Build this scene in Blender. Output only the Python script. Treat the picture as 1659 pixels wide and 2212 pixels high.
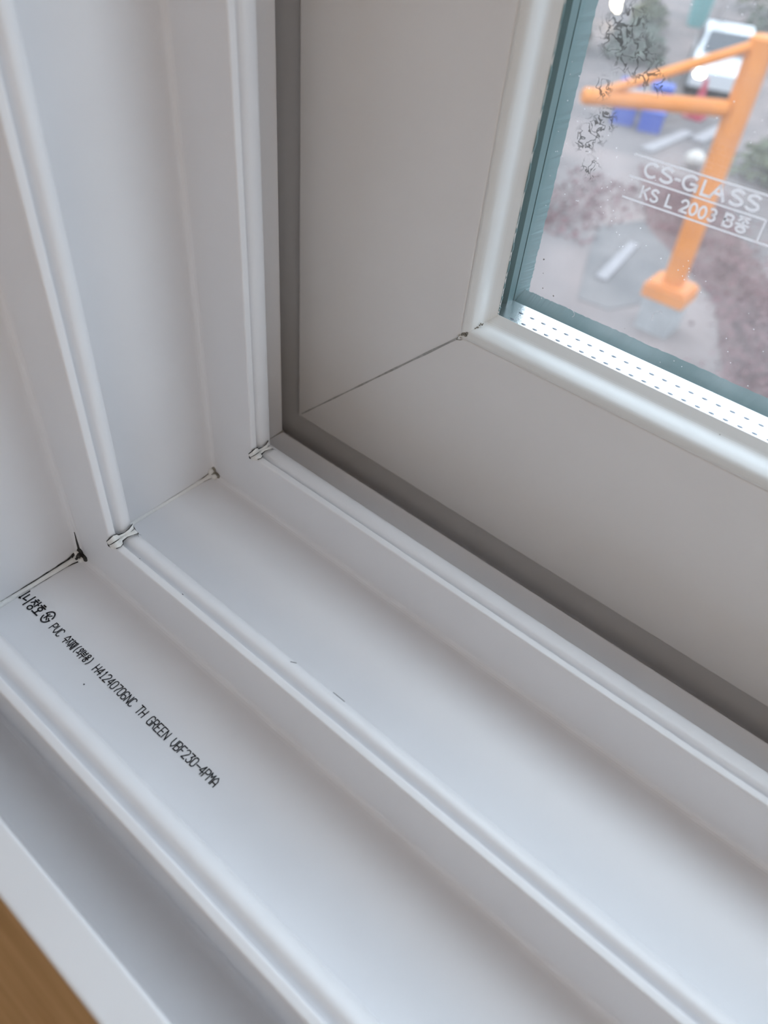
import bpy, bmesh, math, random
from mathutils import Matrix, Vector

random.seed(7)
for o in list(bpy.data.objects):
    bpy.data.objects.remove(o)
scene = bpy.context.scene
COL = scene.collection
U = 0.2                                   # metres per profile unit
CAM = Vector((1.0 * U, 0.0, 1.13 * U))    # phone held just inside the window corner

# ------------------------------------------------------------------ camera
cam_d = bpy.data.cameras.new('camera')
cam = bpy.data.objects.new('camera', cam_d)
COL.objects.link(cam)
right = Vector((0.76329612, 0.64076752, 0.08243791))
down = Vector((0.49951089, -0.50441505, -0.70431125))
fwd = Vector((-0.40971685, 0.57877668, -0.70508841))
m = Matrix((right, -down, -fwd)).transposed().to_4x4()
m.translation = CAM
cam.matrix_world = m
cam_d.sensor_fit = 'VERTICAL'
cam_d.sensor_height = 36.0
cam_d.lens = 1620.79 / 2212 * 36.0
cam_d.clip_start = 0.01
cam_d.clip_end = 200
cam_d.dof.use_dof = True
cam_d.dof.focus_distance = 0.276
cam_d.dof.aperture_fstop = 9.5
scene.camera = cam

# ------------------------------------------------------------------ sky, exposure
SKY_ZENITH = 2.5
world = bpy.data.worlds.new('overcast_sky')
scene.world = world
world.use_nodes = True
bg = world.node_tree.nodes['Background']
bg.inputs['Color'].default_value = (0.76, 0.87, 1.0, 1)
# plain overcast sky: half as bright at the horizon as at the zenith, the same all round
_nt = world.node_tree
_tc = _nt.nodes.new('ShaderNodeTexCoord')
_sp = _nt.nodes.new('ShaderNodeSeparateXYZ')
_mr = _nt.nodes.new('ShaderNodeMapRange')
_mr.inputs['From Min'].default_value = 0.0
_mr.inputs['From Max'].default_value = 1.0
_mr.inputs['To Min'].default_value = SKY_ZENITH / 2
_mr.inputs['To Max'].default_value = SKY_ZENITH
_nt.links.new(_tc.outputs['Generated'], _sp.inputs[0])
_nt.links.new(_sp.outputs['Z'], _mr.inputs['Value'])
_nt.links.new(_mr.outputs[0], bg.inputs['Strength'])
scene.view_settings.view_transform = 'Standard'
scene.view_settings.look = 'None'
scene.view_settings.exposure = 0.84
scene.view_settings.gamma = 1.0
scene.view_settings.use_curve_mapping = False
scene.cycles.max_bounces = 6
scene.cycles.diffuse_bounces = 4
scene.cycles.use_adaptive_sampling = True
scene.cycles.adaptive_threshold = 0.03
scene.cycles.use_light_tree = False
scene.cycles.transparent_max_bounces = 16
scene.cycles.sample_clamp_indirect = 6
scene.cycles.caustics_reflective = False
scene.cycles.caustics_refractive = False
FILL_STRENGTH = 4.4

# ------------------------------------------------------------------ materials
def mat(name, color, rough=0.5, metal=0.0, noise=None, bump=None, spec=0.5):
    """noise = (scale, second colour, stretch xyz); bump = (scale, strength)"""
    M = bpy.data.materials.new(name)
    M.use_nodes = True
    nt = M.node_tree
    b = nt.nodes['Principled BSDF']
    b.inputs['Roughness'].default_value = rough
    b.inputs['Metallic'].default_value = metal
    b.inputs['Specular IOR Level'].default_value = spec
    b.inputs['Base Color'].default_value = (*color, 1)
    tc = nt.nodes.new('ShaderNodeTexCoord')
    if noise:
        sc, c2, st = noise
        mp = nt.nodes.new('ShaderNodeMapping')
        mp.inputs['Scale'].default_value = st
        nz = nt.nodes.new('ShaderNodeTexNoise')
        nz.inputs['Scale'].default_value = sc
        nz.inputs['Detail'].default_value = 2
        rp = nt.nodes.new('ShaderNodeValToRGB')
        rp.color_ramp.elements[0].position = 0.36
        rp.color_ramp.elements[1].position = 0.64
        rp.color_ramp.elements[0].color = (*color, 1)
        rp.color_ramp.elements[1].color = (*c2, 1)
        nt.links.new(tc.outputs['Object'], mp.inputs['Vector'])
        nt.links.new(mp.outputs['Vector'], nz.inputs['Vector'])
        nt.links.new(nz.outputs['Fac'], rp.inputs['Fac'])
        nt.links.new(rp.outputs['Color'], b.inputs['Base Color'])
    if bump:
        n2 = nt.nodes.new('ShaderNodeTexNoise')
        n2.inputs['Scale'].default_value = bump[0]
        n2.inputs['Detail'].default_value = 4
        bp = nt.nodes.new('ShaderNodeBump')
        bp.inputs['Strength'].default_value = bump[1]
        bp.inputs['Distance'].default_value = 0.001
        nt.links.new(tc.outputs['Object'], n2.inputs['Vector'])
        nt.links.new(n2.outputs['Fac'], bp.inputs['Height'])
        nt.links.new(bp.outputs['Normal'], b.inputs['Normal'])
    return M

def emis(name, color, strength):
    M = bpy.data.materials.new(name)
    M.use_nodes = True
    nt = M.node_tree
    nt.nodes.clear()
    e = nt.nodes.new('ShaderNodeEmission')
    e.inputs['Color'].default_value = (*color, 1)
    e.inputs['Strength'].default_value = strength
    o = nt.nodes.new('ShaderNodeOutputMaterial')
    nt.links.new(e.outputs[0], o.inputs['Surface'])
    return M

PVC = mat('white_pvc', (0.83, 0.82, 0.832), 0.38, noise=(30, (0.815, 0.805, 0.818), (1, 1, 1)))
PVC_SASH = mat('white_pvc_sash', (0.885, 0.863, 0.855), 0.42, noise=(25, (0.87, 0.848, 0.84), (1, 1, 1)))
BEADM = mat('glazing_bead_pvc', (0.80, 0.80, 0.79), 0.35)
WELD = mat('weld_pvc', (0.82, 0.81, 0.79), 0.45, bump=(900, 0.4))
GRIME = mat('black_grime', (0.02, 0.02, 0.022), 0.8, noise=(700, (0.06, 0.058, 0.055), (1, 1, 1)))
GREYLINE = mat('grey_grime', (0.36, 0.35, 0.34), 0.8, noise=(400, (0.5, 0.49, 0.48), (1, 1, 1)))
BROWNGRIME = mat('brown_grime', (0.16, 0.145, 0.12), 0.9, noise=(500, (0.3, 0.28, 0.24), (1, 1, 1)))
INK = mat('black_ink', (0.008, 0.009, 0.014), 0.6)
ALU = mat('spacer_aluminium', (0.86, 0.87, 0.88), 0.22, metal=1.0, bump=(1200, 0.08))
PERF = mat('spacer_perforation', (0.22, 0.25, 0.29), 0.4, metal=0.6)
SEAL = mat('teal_sealant', (0.135, 0.25, 0.262), 0.6, noise=(60, (0.12, 0.228, 0.24), (1, 1, 1)))
SEAL_DARK = mat('dark_teal_gasket', (0.17, 0.27, 0.28), 0.5)
WALLM = mat('painted_wall', (0.86, 0.85, 0.835), 0.8)
CEILM = mat('ceiling_paint', (0.88, 0.875, 0.865), 0.9)
WOOD = mat('brown_wood', (0.72, 0.48, 0.255), 0.55, noise=(9, (0.62, 0.40, 0.20), (0.6, 14, 1)))
FILLM = emis('fill_lamp_diffuser', (1.0, 0.90, 0.79), FILL_STRENGTH)
FILLFR = mat('fill_lamp_rim', (0.7, 0.7, 0.7), 0.4)

def frost(name, color, trans=0.6):
    M = bpy.data.materials.new(name)
    M.use_nodes = True
    nt = M.node_tree
    nt.nodes.clear()
    d = nt.nodes.new('ShaderNodeBsdfDiffuse')
    t = nt.nodes.new('ShaderNodeBsdfTranslucent')
    d.inputs['Color'].default_value = (*color, 1)
    t.inputs['Color'].default_value = (*color, 1)
    x = nt.nodes.new('ShaderNodeMixShader')
    x.inputs['Fac'].default_value = trans
    o = nt.nodes.new('ShaderNodeOutputMaterial')
    nt.links.new(d.outputs[0], x.inputs[1])
    nt.links.new(t.outputs[0], x.inputs[2])
    nt.links.new(x.outputs[0], o.inputs['Surface'])
    return M
ETCH = frost('etched_white', (0.95, 0.92, 0.94), 0.45)

def glass(name, tint, dust, blots=()):
    """clear pane with a thin dust film; blots = (centre xyz, radius) of dried-on smears"""
    M = bpy.data.materials.new(name)
    M.use_nodes = True
    nt = M.node_tree
    N, Lk = nt.nodes, nt.links
    N.clear()
    tr = N.new('ShaderNodeBsdfTransparent')
    tr.inputs['Color'].default_value = (*tint, 1)
    gl = N.new('ShaderNodeBsdfGlossy')
    gl.inputs['Roughness'].default_value = 0.02
    fr = N.new('ShaderNodeLayerWeight')
    fr.inputs['Blend'].default_value = 0.5
    pw = N.new('ShaderNodeMath'); pw.operation = 'POWER'; pw.inputs[1].default_value = 5
    Lk.new(fr.outputs['Facing'], pw.inputs[0])
    fm = N.new('ShaderNodeMapRange')
    fm.inputs['To Min'].default_value = 0.02
    fm.inputs['To Max'].default_value = 0.55
    Lk.new(pw.outputs[0], fm.inputs['Value'])
    m1 = N.new('ShaderNodeMixShader')
    Lk.new(fm.outputs[0], m1.inputs['Fac'])
    Lk.new(tr.outputs[0], m1.inputs[1])
    Lk.new(gl.outputs[0], m1.inputs[2])
    out = N.new('ShaderNodeOutputMaterial')
    last = m1
    geo = N.new('ShaderNodeTexCoord')
    if dust > 0:
        nz = N.new('ShaderNodeTexNoise')
        nz.inputs['Scale'].default_value = 45
        nz.inputs['Detail'].default_value = 3
        Lk.new(geo.outputs['Object'], nz.inputs['Vector'])
        mr = N.new('ShaderNodeMapRange')
        mr.inputs['From Min'].default_value = 0.3
        mr.inputs['From Max'].default_value = 0.7
        mr.inputs['To Min'].default_value = dust * 0.65
        mr.inputs['To Max'].default_value = dust * 1.35
        Lk.new(nz.outputs['Fac'], mr.inputs['Value'])
        df = N.new('ShaderNodeBsdfDiffuse')
        df.inputs['Color'].default_value = (0.9, 0.87, 0.88, 1)
        tl = N.new('ShaderNodeBsdfTranslucent')
        tl.inputs['Color'].default_value = (0.95, 0.90, 0.90, 1)
        md = N.new('ShaderNodeMixShader')
        md.inputs['Fac'].default_value = 0.8
        Lk.new(df.outputs[0], md.inputs[1])
        Lk.new(tl.outputs[0], md.inputs[2])
        m2 = N.new('ShaderNodeMixShader')
        Lk.new(mr.outputs[0], m2.inputs['Fac'])
        Lk.new(last.outputs[0], m2.inputs[1])
        Lk.new(md.outputs[0], m2.inputs[2])
        last = m2
        # bright dried water specks
        vo = N.new('ShaderNodeTexVoronoi')
        vo.inputs['Scale'].default_value = 420
        Lk.new(geo.outputs['Object'], vo.inputs['Vector'])
        n3 = N.new('ShaderNodeTexNoise')
        n3.inputs['Scale'].default_value = 30
        Lk.new(geo.outputs['Object'], n3.inputs['Vector'])
        a = N.new('ShaderNodeMath'); a.operation = 'LESS_THAN'; a.inputs[1].default_value = 0.10
        Lk.new(vo.outputs['Distance'], a.inputs[0])
        b = N.new('ShaderNodeMath'); b.operation = 'GREATER_THAN'; b.inputs[1].default_value = 0.52
        Lk.new(n3.outputs['Fac'], b.inputs[0])
        cc = N.new('ShaderNodeMath'); cc.operation = 'MULTIPLY'
        Lk.new(a.outputs[0], cc.inputs[0]); Lk.new(b.outputs[0], cc.inputs[1])
        c2 = N.new('ShaderNodeMath'); c2.operation = 'MULTIPLY'; c2.inputs[1].default_value = 0.42
        Lk.new(cc.outputs[0], c2.inputs[0])
        m3 = N.new('ShaderNodeMixShader')
        Lk.new(c2.outputs[0], m3.inputs['Fac'])
        Lk.new(last.outputs[0], m3.inputs[1])
        Lk.new(md.outputs[0], m3.inputs[2])
        last = m3
    if blots:
        total = None
        for (c, r) in blots:
            mp = N.new('ShaderNodeVectorMath'); mp.operation = 'DISTANCE'
            mp.inputs[1].default_value = c
            Lk.new(geo.outputs['Object'], mp.inputs[0])
            rg = N.new('ShaderNodeMapRange')
            rg.inputs['From Min'].default_value = r
            rg.inputs['From Max'].default_value = r * 0.4
            rg.inputs['To Min'].default_value = 0
            rg.inputs['To Max'].default_value = 1
            Lk.new(mp.outputs['Value'], rg.inputs['Value'])
            if total is None:
                total = rg
            else:
                mx = N.new('ShaderNodeMath'); mx.operation = 'MAXIMUM'
                Lk.new(total.outputs[0], mx.inputs[0]); Lk.new(rg.outputs[0], mx.inputs[1])
                total = mx
        n4 = N.new('ShaderNodeTexNoise')
        n4.inputs['Scale'].default_value = 330
        n4.inputs['Detail'].default_value = 2
        n4.inputs['Distortion'].default_value = 0.8
        Lk.new(geo.outputs['Object'], n4.inputs['Vector'])
        # narrow band around 0.5 -> squiggly dried outlines, only inside the blots
        s1 = N.new('ShaderNodeMath'); s1.operation = 'SUBTRACT'; s1.inputs[1].default_value = 0.5
        Lk.new(n4.outputs['Fac'], s1.inputs[0])
        s2 = N.new('ShaderNodeMath'); s2.operation = 'ABSOLUTE'
        Lk.new(s1.outputs[0], s2.inputs[0])
        s3 = N.new('ShaderNodeMapRange')
        s3.inputs['From Min'].default_value = 0.05
        s3.inputs['From Max'].default_value = 0.02
        s3.inputs['To Min'].default_value = 0
        s3.inputs['To Max'].default_value = 0.8
        Lk.new(s2.outputs[0], s3.inputs['Value'])
        s4 = N.new('ShaderNodeMath'); s4.operation = 'MULTIPLY'
        Lk.new(s3.outputs[0], s4.inputs[0]); Lk.new(total.outputs[0], s4.inputs[1])
        dd = N.new('ShaderNodeBsdfDiffuse')
        dd.inputs['Color'].default_value = (0.17, 0.17, 0.175, 1)
        m5 = N.new('ShaderNodeMixShader')
        Lk.new(s4.outputs[0], m5.inputs['Fac'])
        Lk.new(last.outputs[0], m5.inputs[1])
        Lk.new(dd.outputs[0], m5.inputs[2])
        last = m5
    Lk.new(last.outputs[0], out.inputs['Surface'])
    return M

YG = 1.225 * U
def gp(x, z):
    return (x * U, YG, z * U)
BLOTS = ((gp(0.452, 0.872), 0.0075), (gp(0.488, 0.852), 0.0085), (gp(0.470, 0.890), 0.0070), (gp(0.515, 0.838), 0.0065), (gp(0.538, 0.825), 0.0040),
         (gp(0.461, 0.741), 0.0060), (gp(0.447, 0.722), 0.0055), (gp(0.471, 0.757), 0.0050), (gp(0.467, 0.682), 0.0045), (gp(0.452, 0.800), 0.0040))
GLASS_IN = glass('clear_glass', (0.985, 0.993, 0.99), 0.0)
GLASS_OUT = glass('dusty_glass', (0.98, 0.99, 0.988), 0.135, BLOTS)

# ------------------------------------------------------------------ helpers
def link(name, mesh, material, parent=None):
    o = bpy.data.objects.new(name, mesh)
    if material is not None and mesh is not None and not mesh.materials:
        mesh.materials.append(material)
    COL.objects.link(o)
    if parent is not None:
        o.parent = parent
    return o

def mesh_obj(name, verts, faces, material, parent=None, smooth=False):
    me = bpy.data.meshes.new(name)
    me.from_pydata([tuple(v) for v in verts], [], faces)
    bm = bmesh.new()
    bm.from_mesh(me)
    bmesh.ops.recalc_face_normals(bm, faces=bm.faces)
    bm.to_mesh(me)
    bm.free()
    if smooth:
        for p in me.polygons:
            p.use_smooth = True
    return link(name, me, material, parent)

def empty(name, loc=(0, 0, 0)):
    o = bpy.data.objects.new(name, None)
    o.location = loc
    COL.objects.link(o)
    return o

def tag(o, label=None, category=None, group=None, kind=None):
    if label: o['label'] = label
    if category: o['category'] = category
    if group: o['group'] = group
    if kind: o['kind'] = kind
    return o

class MB:
    def __init__(s):
        s.v = []; s.f = []
    def quad(s, a, b, c, d):
        n = len(s.v); s.v += [a, b, c, d]; s.f.append((n, n + 1, n + 2, n + 3))
    def box(s, c, d, rz=0.0, M=None):
        n = len(s.v)
        cs, sn = math.cos(rz), math.sin(rz)
        for dx in (-.5, .5):
            for dy in (-.5, .5):
                for dz in (-.5, .5):
                    x, y, z = dx * d[0], dy * d[1], dz * d[2]
                    p = Vector((c[0] + x * cs - y * sn, c[1] + x * sn + y * cs, c[2] + z))
                    s.v.append(M @ p if M else p)
        for q in ((0, 1, 3, 2), (4, 6, 7, 5), (0, 4, 5, 1), (2, 3, 7, 6), (0, 2, 6, 4), (1, 5, 7, 3)):
            s.f.append(tuple(n + i for i in q))
    def tube(s, pts, rad, seg=8, closed_ends=True):
        rings = []
        pts = [Vector(p) for p in pts]
        for i, p in enumerate(pts):
            d = (pts[min(i + 1, len(pts) - 1)] - pts[max(i - 1, 0)]).normalized()
            a = d.orthogonal().normalized() if i == 0 else (a0 - a0.dot(d) * d).normalized()
            a0 = a
            b = d.cross(a)
            r = rad[i] if isinstance(rad, (list, tuple)) else rad
            n = len(s.v)
            for k in range(seg):
                t = 2 * math.pi * k / seg
                s.v.append(p + a * (r * math.cos(t)) + b * (r * math.sin(t)))
            rings.append(n)
        for i in range(len(rings) - 1):
            for k in range(seg):
                k2 = (k + 1) % seg
                s.f.append((rings[i] + k, rings[i] + k2, rings[i + 1] + k2, rings[i + 1] + k))
        if closed_ends:
            s.f.append(tuple(rings[0] + k for k in reversed(range(seg))))
            s.f.append(tuple(rings[-1] + k for k in range(seg)))
    def ball(s, c, r, seg=10, rings=6, jit=0.0):
        n = len(s.v); c = Vector(c)
        rr = r if isinstance(r, (tuple, list)) else (r, r, r)
        s.v.append(c + Vector((0, 0, rr[2])))
        for i in range(1, rings):
            ph = math.pi * i / rings
            for k in range(seg):
                t = 2 * math.pi * k / seg
                j = 1 + random.uniform(-jit, jit)
                s.v.append(c + Vector((rr[0] * math.sin(ph) * math.cos(t) * j, rr[1] * math.sin(ph) * math.sin(t) * j, rr[2] * math.cos(ph) * j)))
        s.v.append(c - Vector((0, 0, rr[2])))
        for k in range(seg):
            s.f.append((n, n + 1 + k, n + 1 + (k + 1) % seg))
        for i in range(rings - 2):
            for k in range(seg):
                a = n + 1 + i * seg
                s.f.append((a + k, a + seg + k, a + seg + (k + 1) % seg, a + (k + 1) % seg))
        e = n + 1 + (rings - 1) * seg
        a = n + 1 + (rings - 2) * seg
        for k in range(seg):
            s.f.append((e, a + (k + 1) % seg, a + k))
    def build(s, name, material, parent=None, smooth=False):
        return mesh_obj(name, s.v, s.f, material, parent, smooth)

def round_poly(pts, seg=5):
    """pts = (y, h, radius); returns an open polyline with its corners rounded"""
    out = []
    n = len(pts)
    for i, (y, h, r) in enumerate(pts):
        p = Vector((y, h))
        if r <= 0 or i == 0 or i == n - 1:
            out.append((y, h)); continue
        a = Vector(pts[i - 1][:2]) - p
        b = Vector(pts[i + 1][:2]) - p
        rr = min(r, a.length * 0.49, b.length * 0.49)
        pa = p + a.normalized() * rr
        pb = p + b.normalized() * rr
        for k in range(seg + 1):
            t = k / seg
            q = pa * (1 - t) ** 2 + p * 2 * t * (1 - t) + pb * t * t
            out.append((q.x, q.y))
    return out

def ring_member(name, side, profile, box, material, parent=None, smooth=False):
    """one mitred side of a rectangular frame; profile = closed loop of (y, h), box = (x0, x1, z0, z1), profile in units of U"""
    x0, x1, z0, z1 = box
    A, B = [], []
    for (y, h) in profile:
        y *= U; h *= U
        if side == 'bottom':
            A.append((x0 + h, y, z0 + h)); B.append((x1 - h, y, z0 + h))
        elif side == 'top':
            A.append((x0 + h, y, z1 - h)); B.append((x1 - h, y, z1 - h))
        elif side == 'left':
            A.append((x0 + h, y, z0 + h)); B.append((x0 + h, y, z1 - h))
        else:
            A.append((x1 - h, y, z0 + h)); B.append((x1 - h, y, z1 - h))
    n = len(profile)
    v = A + B
    f = [(i, (i + 1) % n, n + (i + 1) % n, n + i) for i in range(n)]
    f += [tuple(range(n)), tuple(range(2 * n - 1, n - 1, -1))]
    return mesh_obj(name, v, f, material, parent, smooth)

# ------------------------------------------------------------------ room shell
W, HT = 2.30, 1.35                       # window opening between the track floors
FO = -0.30 * U                           # outer edge of the frame
FLOOR_Z, CEIL_Z = -0.78, 1.62
RX0, RX1, RY0 = -0.9, 3.2, -3.0
WT0, WT1 = 0.004, 0.30
def wall_with_hole():
    b = MB()
    hx0, hx1, hz0, hz1 = FO, W - FO, FO, HT - FO
    def bx(x0, x1, z0, z1):
        b.box(((x0 + x1) / 2, (WT0 + WT1) / 2, (z0 + z1) / 2), (x1 - x0, WT1 - WT0, z1 - z0))
    bx(RX0, hx0, FLOOR_Z, CEIL_Z)
    bx(hx1, RX1, FLOOR_Z, CEIL_Z)
    bx(hx0, hx1, FLOOR_Z, hz0)
    bx(hx0, hx1, hz1, CEIL_Z)
    return b
tag(wall_with_hole().build('wall_front', WALLM), kind='structure')
def slab(name, c, d, mt):
    b = MB(); b.box(c, d)
    return tag(b.build(name, mt), kind='structure')
mx, my = (RX0 + RX1) / 2, (RY0 + WT0) / 2
slab('floor', (mx, (RY0 + WT1) / 2, FLOOR_Z - 0.05), (RX1 - RX0 + 0.2, WT1 - RY0 + 0.1, 0.1), WOOD)
slab('ceiling', (mx, (RY0 + WT1) / 2, CEIL_Z + 0.05), (RX1 - RX0 + 0.2, WT1 - RY0 + 0.1, 0.1), CEILM)
slab('wall_left', (RX0 - 0.05, (RY0 + WT1) / 2, (FLOOR_Z + CEIL_Z) / 2), (0.1, WT1 - RY0, CEIL_Z - FLOOR_Z), WALLM)
slab('wall_right', (RX1 + 0.05, (RY0 + WT1) / 2, (FLOOR_Z + CEIL_Z) / 2), (0.1, WT1 - RY0, CEIL_Z - FLOOR_Z), WALLM)
slab('wall_back', (mx, RY0 - 0.05, (FLOOR_Z + CEIL_Z) / 2), (RX1 - RX0, 0.1, CEIL_Z - FLOOR_Z), WALLM)

lamp = tag(empty('added_fill_lamp', (1.8, -1.6, CEIL_Z)), 'unseen round fill light added under the ceiling', 'added fill light')  # unseen lamp, added to brighten the sash and the room-facing risers
b = MB(); b.tube([(0, 0, 0), (0, 0, -0.05)], 0.46, 32)
b.build('rim', FILLFR, lamp)
b = MB(); b.tube([(0, 0, -0.051), (0, 0, -0.075), (0, 0, -0.085)], [0.44, 0.43, 0.36], 32)
b.build('diffuser', FILLM, lamp)

# ------------------------------------------------------------------ fixed frame: stepped track profile
def rail(y, h=0.127, e=0.0):
    """riser, narrow lip, dip and rounded ridge, then down to the next channel"""
    return [(y, 0.0, 0.014), (y, h, 0.004), (y + 0.0148, h, 0.004), (y + 0.0158, h - 0.021, 0.003),
            (y + 0.0225, h - 0.0175, 0.006), (y + 0.033, h - 0.0075, 0.007), (y + 0.044 + e * 0.5, h - 0.0085, 0.010), (y + 0.055 + e, h - 0.0160, 0.010),
            (y + 0.0620 + e, h - 0.031, 0.008), (y + 0.0650 + e, 0.0, 0.010)]
Y0, Y1, Y2 = 0.1415, 0.4235, 0.7555
top = [(-0.008, -0.30, 0), (-0.008, 0.125, 0.006), (0.0445, 0.125, 0.006), (0.0445, 0.0, 0.012)]
top += rail(Y0) + rail(Y1) + rail(Y2, 0.128, 0.011)
top += [(0.968, 0.0, 0.010), (0.976, -0.13, 0.01), (1.075, -0.13, 0.01), (1.075, -0.012, 0.006), (1.375, -0.012, 0.01), (1.375, 0.12, 0.006), (1.42, 0.12, 0.006), (1.42, -0.30, 0)]  # slot deepened for darkness; unseen stop added to block light under the sash
FRAME_PROFILE = round_poly(top, 5)
FBOX = (0.0, W, 0.0, HT)
window = tag(empty('window_1'), 'white plastic window frame with stepped sliding tracks and welded corner', kind='structure')
frame_bottom = ring_member('bottom_track', 'bottom', FRAME_PROFILE, FBOX, PVC, window)
frame_left = ring_member('side_track', 'left', FRAME_PROFILE, FBOX, PVC, window)
ring_member('side_track', 'right', FRAME_PROFILE, FBOX, PVC, window)
ring_member('head_track', 'top', FRAME_PROFILE, FBOX, PVC, window)

# ---- weld beads and grime in the mitred corner
def corner_pt(y, h, s, d=0.0):
    """point on the frame surface near the mitre; s > 0 along the bottom track, s < 0 up the side track; d lifts off the surface"""
    if s >= 0:
        return Vector(((h + s) * U, y * U, (h + d) * U))
    return Vector(((h + d) * U, y * U, (h - s) * U))

def corner_line(b, pts, d=0.0012):
    """thin grime line: pts = (y, h, s, halfwidth)"""
    for (p, q) in zip(pts[:-1], pts[1:]):
        b.quad(corner_pt(p[0], p[1], p[2] - p[3], d), corner_pt(p[0], p[1], p[2] + p[3], d),
               corner_pt(q[0], q[1], q[2] + q[3], d), corner_pt(q[0], q[1], q[2] - q[3], d))

def rail_weld(y, h, scale=1.0):
    """flattened weld lump over a rail: two lobes with a dark slit between them"""
    path = [(y - 0.0015, h - 0.010, 0.010), (y + 0.000, h + 0.0006, 0.013), (y + 0.008, h + 0.0012, 0.0145), (y + 0.015, h, 0.013), (y + 0.022, h - 0.007, 0.0085),
            (y + 0.032, h - 0.0045, 0.0065), (y + 0.042, h - 0.0035, 0.0085), (y + 0.053, h - 0.010, 0.0125), (y + 0.0595, h - 0.021, 0.0115)]
    v, f = [], []
    e = 0.0034
    for (yy, hh, w) in path:
        w *= scale
        v += [corner_pt(yy, hh, -w, 0), corner_pt(yy, hh, -w * 0.85, e * 0.8), corner_pt(yy, hh, -w * 0.35, e),
              Vector(((hh + e * 0.5) * U, yy * U, (hh + e * 0.5) * U)),
              corner_pt(yy, hh, w * 0.35, e), corner_pt(yy, hh, w * 0.85, e * 0.8), corner_pt(yy, hh, w, 0)]
    n = 7
    for i in range(len(path) - 1):
        for k in range(n - 1):
            f.append((i * n + k, i * n + k + 1, (i + 1) * n + k + 1, (i + 1) * n + k))
    f.append(tuple(range(n))); f.append(tuple(reversed(range((len(path) - 1) * n, len(path) * n))))
    return mesh_obj('weld_lump', v, f, WELD, frame_bottom, smooth=True), path

for (yy, hh, sc_) in ((Y1, 0.127, 1.2), (Y2, 0.128, 1.15)):
    lump, path = rail_weld(yy, hh, sc_)
    b = MB()
    up = [(p[0], p[1], -p[2] * sc_ - 0.0006, 0.0013 + 0.0007 * math.sin(i * 2.1)) for i, p in enumerate(path)]
    lo = [(p[0], p[1], p[2] * sc_ + 0.0006, 0.0010 + 0.0006 * math.sin(i * 1.7 + 1)) for i, p in enumerate(path)]
    corner_line(b, up, 0.0016)
    corner_line(b, lo[1:], 0.0016)
    mid = [(p[0], p[1], 0.0012 * math.sin(i), 0.0010 if i < 4 else 0.0006) for i, p in enumerate(path)]
    for (p, q) in zip(mid[:-1], mid[1:]):
        d = 0.0044
        b.quad(corner_pt(p[0], p[1], p[3] + 0.0012, d), corner_pt(p[0], p[1], -p[3] - 0.0003, d), corner_pt(q[0], q[1], -q[3] - 0.0003, d), corner_pt(q[0], q[1], q[3] + 0.0012, d))
    # little splayed hairline at the outer end
    for k in (-1, 0, 1):
        corner_line(b, [(yy + 0.053, hh - 0.012, 0.0150, 0.0010), (yy + 0.052 + 0.003 * k, hh - 0.011, 0.0225, 0.0004)], 0.0016)
    b.build('grime_line', GRIME, frame_bottom)

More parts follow.
